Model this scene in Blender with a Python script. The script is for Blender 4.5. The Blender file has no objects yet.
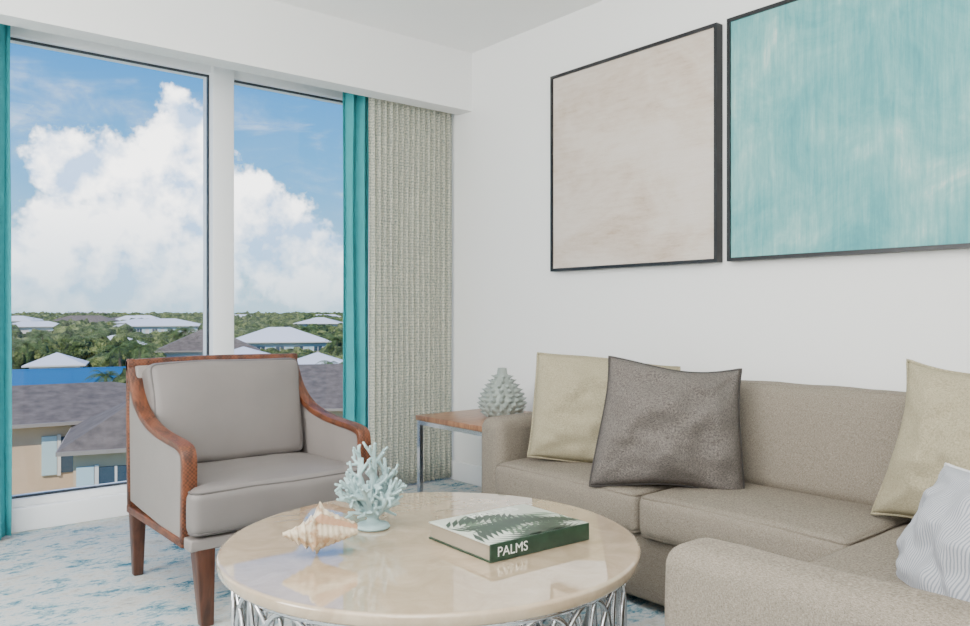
import bpy, bmesh, math, random
from mathutils import Vector, Matrix, Euler, noise
random.seed(7)
C = bpy.context
COL = C.scene.collection
pi = math.pi

# ---------------------------------------------------------------- materials
def srgb(r, g, b):
    def f(c):
        c /= 255.0
        return c/12.92 if c <= 0.04045 else ((c+0.055)/1.055)**2.4
    return (f(r), f(g), f(b), 1.0)

def new_mat(name):
    m = bpy.data.materials.new(name); m.use_nodes = True
    nt = m.node_tree
    b = nt.nodes["Principled BSDF"]
    return m, nt, b

def simple(name, col, rough=0.5, metal=0.0, bump=0.0, bscale=50, var=0.0, vscale=5, spec=None, coat=0):
    m, nt, b = new_mat(name)
    b.inputs["Base Color"].default_value = col
    b.inputs["Roughness"].default_value = rough
    b.inputs["Metallic"].default_value = metal
    if spec is not None: b.inputs["Specular IOR Level"].default_value = spec
    if coat: b.inputs["Coat Weight"].default_value = coat
    tc = nt.nodes.new("ShaderNodeTexCoord")
    if var > 0:
        n = nt.nodes.new("ShaderNodeTexNoise"); n.inputs["Scale"].default_value = vscale
        n.inputs["Detail"].default_value = 6
        nt.links.new(tc.outputs["Object"], n.inputs["Vector"])
        r = nt.nodes.new("ShaderNodeValToRGB")
        r.color_ramp.elements[0].position = 0.3; r.color_ramp.elements[1].position = 0.7
        r.color_ramp.elements[0].color = tuple(c*(1-var) for c in col[:3])+(1,)
        r.color_ramp.elements[1].color = tuple(min(1, c*(1+var)) for c in col[:3])+(1,)
        nt.links.new(n.outputs["Fac"], r.inputs["Fac"])
        nt.links.new(r.outputs["Color"], b.inputs["Base Color"])
    if bump > 0:
        n = nt.nodes.new("ShaderNodeTexNoise"); n.inputs["Scale"].default_value = bscale
        n.inputs["Detail"].default_value = 3
        nt.links.new(tc.outputs["Object"], n.inputs["Vector"])
        bp = nt.nodes.new("ShaderNodeBump"); bp.inputs["Strength"].default_value = bump
        bp.inputs["Distance"].default_value = 0.005
        nt.links.new(n.outputs["Fac"], bp.inputs["Height"])
        nt.links.new(bp.outputs["Normal"], b.inputs["Normal"])
    return m

def fabric(name, c1, c2, scale=260, bump=0.35):
    m, nt, b = new_mat(name)
    tc = nt.nodes.new("ShaderNodeTexCoord")
    outs = []
    for st in ((1, 1, 6), (6, 5, 1)):
        mp = nt.nodes.new("ShaderNodeMapping")
        mp.inputs["Scale"].default_value = Vector(st)*scale/6
        nt.links.new(tc.outputs["Object"], mp.inputs["Vector"])
        n = nt.nodes.new("ShaderNodeTexNoise"); n.inputs["Scale"].default_value = 1
        n.inputs["Detail"].default_value = 3
        nt.links.new(mp.outputs["Vector"], n.inputs["Vector"]); outs.append(n.outputs["Fac"])
    ad = nt.nodes.new("ShaderNodeMath"); ad.operation = 'ADD'
    nt.links.new(outs[0], ad.inputs[0]); nt.links.new(outs[1], ad.inputs[1])
    r = nt.nodes.new("ShaderNodeValToRGB")
    hf = nt.nodes.new("ShaderNodeMath"); hf.operation = 'MULTIPLY'; hf.inputs[1].default_value = 0.5
    nt.links.new(ad.outputs[0], hf.inputs[0])
    r.color_ramp.elements[0].position = 0.35; r.color_ramp.elements[1].position = 0.65
    r.color_ramp.elements[0].color = c1; r.color_ramp.elements[1].color = c2
    nt.links.new(hf.outputs[0], r.inputs["Fac"])
    nt.links.new(r.outputs["Color"], b.inputs["Base Color"])
    b.inputs["Roughness"].default_value = 0.9
    b.inputs["Specular IOR Level"].default_value = 0.15
    bp = nt.nodes.new("ShaderNodeBump"); bp.inputs["Strength"].default_value = bump
    bp.inputs["Distance"].default_value = 0.0015
    nt.links.new(hf.outputs[0], bp.inputs["Height"])
    nt.links.new(bp.outputs["Normal"], b.inputs["Normal"])
    return m

M_wall = simple("wall_paint", srgb(243, 243, 241), 0.75, bump=0.03, bscale=120)
M_ceil = simple("ceiling_paint", srgb(250, 250, 248), 0.85)
M_trim = simple("white_trim", srgb(248, 249, 250), 0.4)
M_gask = simple("dark_gasket", srgb(50, 56, 62), 0.5)
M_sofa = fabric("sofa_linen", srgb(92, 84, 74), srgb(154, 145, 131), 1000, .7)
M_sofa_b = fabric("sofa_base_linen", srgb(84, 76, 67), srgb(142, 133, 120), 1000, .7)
M_beige = fabric("beige_pillow_fabric", srgb(128, 120, 96), srgb(180, 171, 145), 900, 0.7)
M_grayp = fabric("gray_pillow_fabric", srgb(58, 54, 52), srgb(130, 123, 117), 800, 0.8)
M_piping = simple("pillow_piping", srgb(64, 60, 58), 0.9)
M_leather = simple("gray_leather", srgb(118, 112, 109), 0.45, bump=0.10, bscale=350, var=0.05, vscale=6)
M_leath_side = simple("gray_leather_side", srgb(134, 127, 123), 0.5, bump=0.10, bscale=350, var=0.04)
M_lpipe = simple("gray_leather_piping", srgb(88, 83, 81), 0.5)
M_chrome = simple("chrome", srgb(205, 205, 208), 0.12, 1.0)
M_black = simple("black_frame", srgb(18, 20, 24), 0.4)
M_teal = simple("teal_curtain_cloth", srgb(62, 166, 173), 0.85, bump=0.1, bscale=300, var=0.04, vscale=12)

def wood(name, c1, c2, rough, scale, weave=False):
    m, nt, b = new_mat(name)
    tc = nt.nodes.new("ShaderNodeTexCoord")
    mp = nt.nodes.new("ShaderNodeMapping"); mp.inputs["Scale"].default_value = scale
    nt.links.new(tc.outputs["Object"], mp.inputs["Vector"])
    n = nt.nodes.new("ShaderNodeTexNoise"); n.inputs["Scale"].default_value = 4; n.inputs["Detail"].default_value = 8
    n.inputs["Distortion"].default_value = 0.6
    nt.links.new(mp.outputs["Vector"], n.inputs["Vector"])
    src = n.outputs["Fac"]
    if weave:
        ck = nt.nodes.new("ShaderNodeTexChecker"); ck.inputs["Scale"].default_value = 130
        nt.links.new(tc.outputs["Object"], ck.inputs["Vector"])
        ma = nt.nodes.new("ShaderNodeMath"); ma.operation = 'MULTIPLY_ADD'; ma.inputs[1].default_value = .16; ma.inputs[2].default_value = -.08
        nt.links.new(ck.outputs["Fac"], ma.inputs[0])
        ad = nt.nodes.new("ShaderNodeMath"); ad.operation = 'ADD'
        nt.links.new(ma.outputs[0], ad.inputs[0]); nt.links.new(src, ad.inputs[1]); src = ad.outputs[0]
        bp = nt.nodes.new("ShaderNodeBump"); bp.inputs["Strength"].default_value = 0.4; bp.inputs["Distance"].default_value = 0.002
        nt.links.new(src, bp.inputs["Height"]); nt.links.new(bp.outputs["Normal"], b.inputs["Normal"])
    r = nt.nodes.new("ShaderNodeValToRGB")
    r.color_ramp.elements[0].position = 0.35; r.color_ramp.elements[1].position = 0.65
    r.color_ramp.elements[0].color = c1; r.color_ramp.elements[1].color = c2
    nt.links.new(src, r.inputs["Fac"])
    nt.links.new(r.outputs["Color"], b.inputs["Base Color"])
    b.inputs["Roughness"].default_value = rough
    return m
M_walnut = wood("woven_walnut", srgb(62, 33, 20), srgb(120, 68, 42), 0.45, (8, 3, 3), True)
M_walnut_d = wood("walnut_leg", srgb(60, 35, 25), srgb(90, 54, 38), 0.4, (9, 9, 1.5))
M_tabwood = wood("side_table_wood", srgb(128, 86, 58), srgb(168, 120, 84), 0.3, (3, 16, 3))

def marble():
    m, nt, b = new_mat("cream_marble")
    tc = nt.nodes.new("ShaderNodeTexCoord")
    n = nt.nodes.new("ShaderNodeTexNoise"); n.inputs["Scale"].default_value = 8
    n.inputs["Detail"].default_value = 12; n.inputs["Roughness"].default_value = .65; n.inputs["Distortion"].default_value = 1.0
    nt.links.new(tc.outputs["Object"], n.inputs["Vector"])
    r = nt.nodes.new("ShaderNodeValToRGB"); e = r.color_ramp.elements
    e[0].position = 0.3; e[0].color = srgb(162, 141, 114)
    e[1].position = 0.7; e[1].color = srgb(186, 167, 142)
    x = e.new(0.5); x.color = srgb(174, 154, 128)
    nt.links.new(n.outputs["Fac"], r.inputs["Fac"])
    nt.links.new(r.outputs["Color"], b.inputs["Base Color"])
    b.inputs["Roughness"].default_value = 0.03
    b.inputs["Coat Weight"].default_value = 1.0
    b.inputs["Coat Roughness"].default_value = 0.01
    return m
M_marble = marble()

def carpet():
    m, nt, b = new_mat("patterned_carpet")
    tc = nt.nodes.new("ShaderNodeTexCoord")
    mp = nt.nodes.new("ShaderNodeMapping"); mp.inputs["Scale"].default_value = (1.5, 2.6, 1)
    mp.inputs["Rotation"].default_value = (0, 0, 0.25)
    nt.links.new(tc.outputs["Object"], mp.inputs["Vector"])
    n1 = nt.nodes.new("ShaderNodeTexNoise"); n1.inputs["Scale"].default_value = 2.8
    n1.inputs["Detail"].default_value = 15; n1.inputs["Roughness"].default_value = 0.9
    n1.inputs["Distortion"].default_value = 0.15
    nt.links.new(mp.outputs["Vector"], n1.inputs["Vector"])
    r = nt.nodes.new("ShaderNodeValToRGB"); e = r.color_ramp.elements
    e[0].position = 0.39; e[0].color = srgb(10, 74, 98)
    e[1].position = 0.51; e[1].color = srgb(206, 208, 206)
    x = e.new(0.43); x.color = srgb(58, 124, 146)
    x = e.new(0.465); x.color = srgb(150, 174, 182)
    x = e.new(0.56); x.color = srgb(192, 188, 178)
    x = e.new(0.63); x.color = srgb(124, 144, 154)
    nt.links.new(n1.outputs["Fac"], r.inputs["Fac"])
    nt.links.new(r.outputs["Color"], b.inputs["Base Color"])
    b.inputs["Roughness"].default_value = 0.95
    b.inputs["Specular IOR Level"].default_value = 0.1
    n2 = nt.nodes.new("ShaderNodeTexNoise"); n2.inputs["Scale"].default_value = 250
    nt.links.new(tc.outputs["Object"], n2.inputs["Vector"])
    bp = nt.nodes.new("ShaderNodeBump"); bp.inputs["Strength"].default_value = 0.5
    bp.inputs["Distance"].default_value = 0.006
    nt.links.new(n2.outputs["Fac"], bp.inputs["Height"])
    nt.links.new(bp.outputs["Normal"], b.inputs["Normal"])
    return m
M_carpet = carpet()

def glass_mat():
    m = bpy.data.materials.new("window_glass"); m.use_nodes = True
    nt = m.node_tree; nt.nodes.clear()
    o = nt.nodes.new("ShaderNodeOutputMaterial")
    t = nt.nodes.new("ShaderNodeBsdfTransparent")
    g = nt.nodes.new("ShaderNodeBsdfGlossy"); g.inputs["Roughness"].default_value = 0.0
    mx = nt.nodes.new("ShaderNodeMixShader"); mx.inputs[0].default_value = 0.02
    nt.links.new(t.outputs[0], mx.inputs[1]); nt.links.new(g.outputs[0], mx.inputs[2])
    nt.links.new(mx.outputs[0], o.inputs[0])
    return m
M_glass = glass_mat()

def sheer_mat():
    m = bpy.data.materials.new("open_weave_drape_cloth"); m.use_nodes = True
    nt = m.node_tree; b = nt.nodes["Principled BSDF"]; o = nt.nodes["Material Output"]
    tc = nt.nodes.new("ShaderNodeTexCoord")
    mp = nt.nodes.new("ShaderNodeMapping"); mp.inputs["Scale"].default_value = (160, 40, 130)
    nt.links.new(tc.outputs["Object"], mp.inputs["Vector"])
    n = nt.nodes.new("ShaderNodeTexNoise"); n.inputs["Scale"].default_value = 1; n.inputs["Detail"].default_value = 2
    nt.links.new(mp.outputs["Vector"], n.inputs["Vector"])
    w = nt.nodes.new("ShaderNodeTexWave"); w.bands_direction = 'Z'; w.inputs["Scale"].default_value = 16
    w.inputs["Distortion"].default_value = 0.4; w.inputs["Detail"].default_value = 2
    nt.links.new(tc.outputs["Object"], w.inputs["Vector"])
    ad = nt.nodes.new("ShaderNodeMath"); ad.operation = 'MULTIPLY_ADD'; ad.inputs[1].default_value = 0.16
    nt.links.new(w.outputs["Fac"], ad.inputs[0]); nt.links.new(n.outputs["Fac"], ad.inputs[2])
    r = nt.nodes.new("ShaderNodeValToRGB"); e = r.color_ramp.elements
    e[0].position = 0.34; e[0].color = srgb(164, 176, 168)
    e[1].position = 0.72; e[1].color = srgb(250, 246, 230)
    nt.links.new(ad.outputs[0], r.inputs["Fac"])
    nt.links.new(r.outputs["Color"], b.inputs["Base Color"]); b.inputs["Roughness"].default_value = 0.9
    tl = nt.nodes.new("ShaderNodeBsdfTranslucent"); nt.links.new(r.outputs["Color"], tl.inputs["Color"])
    mx = nt.nodes.new("ShaderNodeMixShader"); mx.inputs[0].default_value = 0.4
    nt.links.new(b.outputs[0], mx.inputs[1]); nt.links.new(tl.outputs[0], mx.inputs[2])
    tr = nt.nodes.new("ShaderNodeBsdfTransparent")
    mx2 = nt.nodes.new("ShaderNodeMixShader"); mx2.inputs[0].default_value = 0.16
    nt.links.new(mx.outputs[0], mx2.inputs[1]); nt.links.new(tr.outputs[0], mx2.inputs[2])
    nt.links.new(mx2.outputs[0], o.inputs[0])
    return m
M_sheer = sheer_mat()

def art_mat(name, cols, mscale, bumpv, scale2, w2=.5):
    m, nt, b = new_mat(name)
    tc = nt.nodes.new("ShaderNodeTexCoord")
    mp = nt.nodes.new("ShaderNodeMapping"); mp.inputs["Scale"].default_value = mscale
    nt.links.new(tc.outputs["Object"], mp.inputs["Vector"])
    n = nt.nodes.new("ShaderNodeTexNoise"); n.inputs["Scale"].default_value = 1.6; n.inputs["Detail"].default_value = 12
    n.inputs["Roughness"].default_value = 0.62; n.inputs["Distortion"].default_value = 0.5
    nt.links.new(mp.outputs["Vector"], n.inputs["Vector"])
    mp2 = nt.nodes.new("ShaderNodeMapping"); mp2.inputs["Scale"].default_value = scale2
    nt.links.new(tc.outputs["Object"], mp2.inputs["Vector"])
    n2 = nt.nodes.new("ShaderNodeTexNoise"); n2.inputs["Scale"].default_value = 1.0; n2.inputs["Detail"].default_value = 10
    n2.inputs["Roughness"].default_value = 0.75
    nt.links.new(mp2.outputs["Vector"], n2.inputs["Vector"])
    mixn = nt.nodes.new("ShaderNodeMix"); mixn.data_type = 'FLOAT'; mixn.inputs[0].default_value = w2
    nt.links.new(n.outputs["Fac"], mixn.inputs[2]); nt.links.new(n2.outputs["Fac"], mixn.inputs[3])
    r = nt.nodes.new("ShaderNodeValToRGB"); e = r.color_ramp.elements
    e[0].position = cols[0][0]; e[0].color = cols[0][1]
    e[1].position = cols[-1][0]; e[1].color = cols[-1][1]
    for p, c in cols[1:-1]:
        x = e.new(p); x.color = c
    nt.links.new(mixn.outputs[0], r.inputs["Fac"]); nt.links.new(r.outputs["Color"], b.inputs["Base Color"])
    b.inputs["Roughness"].default_value = 0.7
    bp = nt.nodes.new("ShaderNodeBump"); bp.inputs["Strength"].default_value = bumpv; bp.inputs["Distance"].default_value = 0.006
    nt.links.new(n2.outputs["Fac"], bp.inputs["Height"]); nt.links.new(bp.outputs["Normal"], b.inputs["Normal"])
    return m
M_art1 = art_mat("beige_plaster_painting",
    [(0.32, srgb(184, 160, 138)), (0.41, srgb(206, 190, 174)), (0.50, srgb(216, 204, 192)), (0.66, srgb(222, 213, 204))], (1, 1.2, 1.8), 0.8, (1, 6, 46), .35)
M_art2 = art_mat("teal_abstract_painting",
    [(0.30, srgb(62, 140, 146)), (0.42, srgb(90, 162, 165)), (0.51, srgb(116, 180, 179)), (0.58, srgb(144, 195, 190)), (0.66, srgb(196, 216, 206))], (1, 2.2, 2.0), 0.15, (1, 40, 3), .42)

def stripes_pillow():
    m, nt, b = new_mat("blue_white_pillow_fabric")
    tc = nt.nodes.new("ShaderNodeTexCoord")
    w = nt.nodes.new("ShaderNodeTexWave"); w.bands_direction = 'X'; w.inputs["Scale"].default_value = 40
    w.inputs["Distortion"].default_value = 2.0; w.inputs["Detail"].default_value = 3
    nt.links.new(tc.outputs["Object"], w.inputs["Vector"])
    r = nt.nodes.new("ShaderNodeValToRGB"); e = r.color_ramp.elements
    e[0].position = 0.1; e[0].color = srgb(130, 135, 144); e[1].position = 0.6; e[1].color = srgb(174, 175, 179)
    nt.links.new(w.outputs["Fac"], r.inputs["Fac"]); nt.links.new(r.outputs["Color"], b.inputs["Base Color"])
    b.inputs["Roughness"].default_value = 0.9
    return m
M_bluep = stripes_pillow()
M_bluepipe = simple("pillow_pipe_light", srgb(205, 206, 208), 0.9)

# ---------------------------------------------------------------- geometry helpers
def link(ob, parent=None):
    COL.objects.link(ob)
    if parent is not None:
        ob.parent = parent
    return ob

def empty(name, loc=(0, 0, 0), rz=0.0):
    e = bpy.data.objects.new(name, None); COL.objects.link(e)
    e.location = loc; e.rotation_euler = (0, 0, rz); e.empty_display_size = 0.1
    return e

def mesh_obj(name, verts, faces, mats, parent=None, smooth=True, bevel=0, seg=2, fmats=None, angle=None):
    me = bpy.data.meshes.new(name)
    me.from_pydata([tuple(v) for v in verts], [], faces)
    if not isinstance(mats, (list, tuple)): mats = [mats]
    for m in mats: me.materials.append(m)
    if fmats:
        for p, i in zip(me.polygons, fmats): p.material_index = i
    bm = bmesh.new(); bm.from_mesh(me)
    bmesh.ops.recalc_face_normals(bm, faces=bm.faces); bm.to_mesh(me); bm.free()
    me.polygons.foreach_set("use_smooth", [smooth]*len(me.polygons))
    ob = bpy.data.objects.new(name, me); link(ob, parent)
    if bevel > 0:
        md = ob.modifiers.new("bevel", 'BEVEL'); md.width = bevel; md.segments = seg
        md.limit_method = 'ANGLE'; md.angle_limit = math.radians(35); md.harden_normals = False
    return ob

BF = [(0, 3, 2, 1), (4, 5, 6, 7), (0, 1, 5, 4), (1, 2, 6, 5), (2, 3, 7, 6), (3, 0, 4, 7)]
def box_vf(x0, x1, y0, y1, z0, z1):
    return [(x0, y0, z0), (x1, y0, z0), (x1, y1, z0), (x0, y1, z0), (x0, y0, z1), (x1, y0, z1), (x1, y1, z1), (x0, y1, z1)], BF

def box(name, x0, x1, y0, y1, z0, z1, mat, parent=None, bevel=0.0, seg=3):
    v, f = box_vf(x0, x1, y0, y1, z0, z1)
    return mesh_obj(name, v, f, mat, parent, smooth=bevel > 0, bevel=bevel, seg=seg)

class Acc:
    def __init__(s): s.v = []; s.f = []; s.m = []
    def add(s, v, f, mi=0):
        o = len(s.v); s.v += [tuple(p) for p in v]
        s.f += [tuple(i+o for i in q) for q in f]; s.m += [mi]*len(f)
    def box(s, x0, x1, y0, y1, z0, z1, mi=0):
        v, f = box_vf(x0, x1, y0, y1, z0, z1); s.add(v, f, mi)
    def obj(s, name, mats, parent=None, smooth=False, bevel=0, seg=2):
        return mesh_obj(name, s.v, s.f, mats, parent, smooth, bevel, seg, s.m)

def tube_vf(path, rad, n=8, closed=False):
    P = [Vector(p) for p in path]; N = len(P)
    if not hasattr(rad, '__len__'): rad = [rad]*N
    v = []; f = []
    prev = None
    for i in range(N):
        if closed: t = P[(i+1) % N]-P[i-1]
        else: t = P[min(i+1, N-1)]-P[max(i-1, 0)]
        t.normalize()
        if prev is None:
            a = Vector((0, 0, 1)) if abs(t.z) < 0.9 else Vector((1, 0, 0))
            u = t.cross(a).normalized()
        else:
            u = (prev - t*prev.dot(t)).normalized()
        prev = u; w = t.cross(u)
        for k in range(n):
            an = 2*pi*k/n
            v.append(P[i]+(u*math.cos(an)+w*math.sin(an))*rad[i])
    R = N if closed else N-1
    for i in range(R):
        j = (i+1) % N
        for k in range(n):
            l = (k+1) % n
            f.append((i*n+k, i*n+l, j*n+l, j*n+k))
    if not closed:
        f.append(tuple(range(n-1, -1, -1))); f.append(tuple((N-1)*n+k for k in range(n)))
    return v, f

def lathe_vf(prof, n=48):
    v = []; f = []
    for r, z in prof:
        for k in range(n):
            a = 2*pi*k/n; v.append((r*math.cos(a), r*math.sin(a), z))
    for i in range(len(prof)-1):
        for k in range(n):
            l = (k+1) % n
            f.append((i*n+k, i*n+l, (i+1)*n+l, (i+1)*n+k))
    f.append(tuple(range(n-1, -1, -1))); f.append(tuple((len(prof)-1)*n+k for k in range(n)))
    return v, f

def axis_samples(h, r, n):
    s = [-h, -h+r*0.15, -h+r*0.4, -h+r*0.7, -h+r]
    m = [(-h+r)+(2*(h-r))*i/n for i in range(1, n)]
    return s+m+[-x for x in reversed(s)]

def cushion(name, dims, loc, rot, mat, parent=None, r=0.035, puff=(0.01, 0.01, 0.02), seed=0, pipe=None, wr=0.003, warp=None, ny=10):
    hx, hy, hz = [d/2 for d in dims]; r = min(r, hx*0.95, hy*0.95, hz*0.95)
    A = [axis_samples(hx, r, 10), axis_samples(hy, r, ny), axis_samples(hz, r, 5)]
    idx = {}; verts = []; faces = []
    def fin(q, p):
        q = q + noise.noise_vector(p*7+Vector((seed*3.1, seed, 0)))*wr*1.5
        return warp(q) if warp else q
    def V(i, j, k):
        key = (i, j, k)
        if key not in idx:
            idx[key] = len(verts)
            p = Vector((A[0][i], A[1][j], A[2][k]))
            c = Vector((max(-hx+r, min(hx-r, p.x)), max(-hy+r, min(hy-r, p.y)), max(-hz+r, min(hz-r, p.z))))
            d = p-c
            if d.length > 1e-9: p = c+d.normalized()*r
            fx, fy, fz = 1-(p.x/hx)**2, 1-(p.y/hy)**2, 1-(p.z/hz)**2
            fx, fy, fz = max(fx, 0)**.6, max(fy, 0)**.6, max(fz, 0)**.6
            q = Vector((p.x+puff[0]*fy*fz*(p.x/hx), p.y+puff[1]*fx*fz*(p.y/hy), p.z+puff[2]*fx*fy*(p.z/hz)))
            verts.append(fin(q, p))
        return idx[key]
    n = [len(a)-1 for a in A]
    for i in range(n[0]):
        for j in range(n[1]):
            for k in (0, n[2]): faces.append((V(i, j, k), V(i+1, j, k), V(i+1, j+1, k), V(i, j+1, k)))
    for i in range(n[0]):
        for k in range(n[2]):
            for j in (0, n[1]): faces.append((V(i, j, k), V(i+1, j, k), V(i+1, j, k+1), V(i, j, k+1)))
    for j in range(n[1]):
        for k in range(n[2]):
            for i in (0, n[0]): faces.append((V(i, j, k), V(i, j+1, k), V(i, j+1, k+1), V(i, j, k+1)))
    ob = mesh_obj(name, verts, faces, mat, parent)
    ob.location = loc; ob.rotation_euler = rot
    if pipe:
        a = Acc(); q = r*0.26
        for zs in (1, -1):
            path = []
            for cx, cy, a0 in ((1, 1, 0), (-1, 1, 90), (-1, -1, 180), (1, -1, 270)):
                for s in range(5):
                    an = math.radians(a0+s*22.5)
                    path.append((cx*(hx-r)+(r-q)*math.cos(an), cy*(hy-r)+(r-q)*math.sin(an), zs*(hz-q)))
            full = []
            for i in range(len(path)):
                p0 = Vector(path[i]); p1 = Vector(path[(i+1) % len(path)])
                k = 24 if (p1-p0).length > r*1.5 else 1
                for s in range(k):
                    full.append(p0.lerp(p1, s/k))
            v, f = tube_vf([fin(p, p) for p in full], 0.0048, 6, True); a.add(v, f)
        po = a.obj(name+"_piping", mat if pipe is True else pipe, parent, smooth=True)
        po.location = loc; po.rotation_euler = rot
    return ob

def pillow(name, w, h, t, mat, loc, normal, roll=0.0, lean=0.0, seed=0, pipe=None, sag=0.0, taper=0.0):
    N = 44; verts = []; faces = []
    def pos(u, v, s):
        k = 0.08
        x = w/2*u*(1-k*(1-v*v))*(1-taper*v); y = h/2*v*(1-k*(1-u*u))
        th = t/2*max(0, (1-u*u)*(1-v*v))**0.5*(1-0.25*v*sag)
        p = Vector((x, y, s*th))
        edge = 1-max(abs(u), abs(v))**4
        nn = noise.noise(Vector((u*2.2+seed*5.3, v*2.2, s*2.0+seed)))*0.034 + noise.noise(Vector((u*5+seed, v*5, s*3)))*0.012
        for cx in (-1, 1):
            for cy in (-1, 1):
                du, dv = u-cx, v-cy; rr = math.hypot(du, dv)
                if rr < 1.0:
                    an = math.atan2(dv, du)
                    nn += .008*math.sin(an*11+seed+cx+cy)*max(0, 1-rr)*min(1, rr*4)
        p.z += nn*edge
        p.z += 0.012*math.sin(u*3+seed)*(abs(v)**3)
        p.y += 0.012*math.sin(u*2.6+seed*2)*v
        p.x += 0.012*math.sin(v*2.2+seed*1.3)*u
        return p
    for s in (1, -1):
        for i in range(N+1):
            for j in range(N+1):
                verts.append(pos(-1+2*i/N, -1+2*j/N, s))
    o = (N+1)**2
    for i in range(N):
        for j in range(N):
            a = i*(N+1)+j
            faces.append((a, a+N+1, a+N+2, a+1)); faces.append((o+a, o+a+1, o+a+N+2, o+a+N+1))
    e = empty(name, loc)
    ob = mesh_obj("cushion_body", verts, faces, mat, e)
    bm = bmesh.new(); bm.from_mesh(ob.data); bmesh.ops.remove_doubles(bm, verts=bm.verts, dist=1e-5)
    bmesh.ops.recalc_face_normals(bm, faces=bm.faces); bm.to_mesh(ob.data); bm.free()
    path = []
    for i in range(N): path.append(pos(-1+2*i/N, -1, 1))
    for i in range(N): path.append(pos(1, -1+2*i/N, 1))
    for i in range(N): path.append(pos(1-2*i/N, 1, 1))
    for i in range(N): path.append(pos(-1, 1-2*i/N, 1))
    v, f = tube_vf(path, 0.005, 6, True)
    mesh_obj("piping", v, f, pipe or mat, e)
    n = Vector(normal); n.z = 0; n.normalize()
    up = Vector((0, 0, 1)); x = up.cross(n).normalized()
    M = Matrix((x, up, n)).transposed()
    M = M @ Matrix.Rotation(-lean, 3, 'X') @ Matrix.Rotation(roll, 3, 'Z')
    e.rotation_euler = M.to_euler()
    return e

# ---------------------------------------------------------------- room shell
XW = 3.34; YG = 4.84; YS = 4.19; CH = 2.90; XL = -2.0; YB = -1.6
box("floor", XL-.15, XW+.15, YB-.15, 5.0, -0.12, 0, M_carpet)
box("ceiling", XL-.15, XW+.15, YB-.15, 5.0, CH, CH+.15, M_ceil)
box("wall_right", XW, XW+.15, YB-.15, 5.0, 0, CH, M_wall)
box("wall_left", XL-.15, XL, YB-.15, 5.0, 0, CH, M_wall)
box("wall_back", XL, XW, YB-.15, YB, 0, CH, M_wall)
a = Acc()
a.box(XL, 0.42, YG, 5.0, 0, CH); a.box(3.02, XW, YG, 5.0, 0, CH); a.box(0.42, 3.02, YG, 5.0, 2.68, CH)
a.obj("wall_window", [M_wall])
box("trim_soffit", XL, XW, YS, YS+.14, 2.51, CH, M_wall)
box("baseboard_right", XW-.018, XW, 3.0, YG, 0, .13, M_trim, bevel=.004)
box("baseboard_left", XL, XL+.018, YB, YG, 0, .13, M_trim, bevel=.004)
w = empty("window_1", (0, 0, 0))
box("sill", 0.42, 3.02, YG-.07, 5.0, 0, .125, M_trim, w, .006)
box("frame_bottom", 0.42, 3.02, YG-.03, 4.95, .125, .165, M_trim, w, .004)
box("frame_head", 0.42, 3.02, YG-.03, 4.95, 2.61, 2.68, M_trim, w, .004)
box("mullion", 1.797, 1.931, YG-.06, 4.95, .125, 2.66, M_trim, w, .006)
box("frame_left", 0.42, 0.52, YG-.03, 4.95, .125, 2.66, M_trim, w, .004)
box("frame_right", 2.92, 3.02, YG-.03, 4.95, .125, 2.66, M_trim, w, .004)
a = Acc()
for (x0, x1) in ((0.52, 1.797), (1.931, 2.92)):
    a.box(x0, x0+.010, YG+.0, YG+.02, .165, 2.61); a.box(x1-.010, x1, YG, YG+.02, .165, 2.61)
    a.box(x0, x1, YG, YG+.02, .165, .176); a.box(x0, x1, YG, YG+.02, 2.600, 2.61)
a.obj("gasket", [M_gask], w)
a = Acc()
for (x0, x1) in ((0.53, 1.787), (1.941, 2.91)):
    a.box(x0, x1, YG+.008, YG+.014, .17, 2.605)
a.obj("glass", [M_glass], w)

def curtain(name, x0, x1, y, z0, z1, amp, waves, mat, seed=0):
    n = int(waves*14); m = 24; v = []; f = []
    for j in range(m+1):
        z = z0+(z1-z0)*j/m
        for i in range(n+1):
            u = i/n
            ph = u*waves*2*pi + 0.35*noise.noise(Vector((u*3, z*.7, seed)))*2
            am = amp*(1+0.4*noise.noise(Vector((u*waves*.7, z*.3, seed+5))))
            v.append((x0+(x1-x0)*u+0.25*amp*math.sin(2*ph), y+am*math.sin(ph)+0.01*noise.noise(Vector((u*4, z, 1))), z))
    for j in range(m):
        for i in range(n):
            q = j*(n+1)+i; f.append((q, q+1, q+n+2, q+n+1))
    e = empty(name, ((x0+x1)/2, y, 0))
    ob = mesh_obj("cloth", v, f, mat, e); ob.location = -e.location
    md = ob.modifiers.new("solid", 'SOLIDIFY'); md.thickness = 0.003
    v, f = tube_vf([(x0, y, z1+.012), (x1, y, z1+.012)], 0.012, 8)
    r = mesh_obj("track", v, f, M_trim, e); r.location = -e.location
    return e
curtain("teal_curtain", 2.555, 2.76, 4.54, 0.015, 2.84, 0.030, 2.4, M_teal, 1)
curtain("teal_curtain.001", 0.36, 0.712, 4.66, 0.015, 2.84, 0.045, 4.5, M_teal, 2)
curtain("sheer_drape", 2.665, 3.325, 4.395, 0.015, 2.84, 0.018, 15.5, M_sheer, 3)

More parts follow.
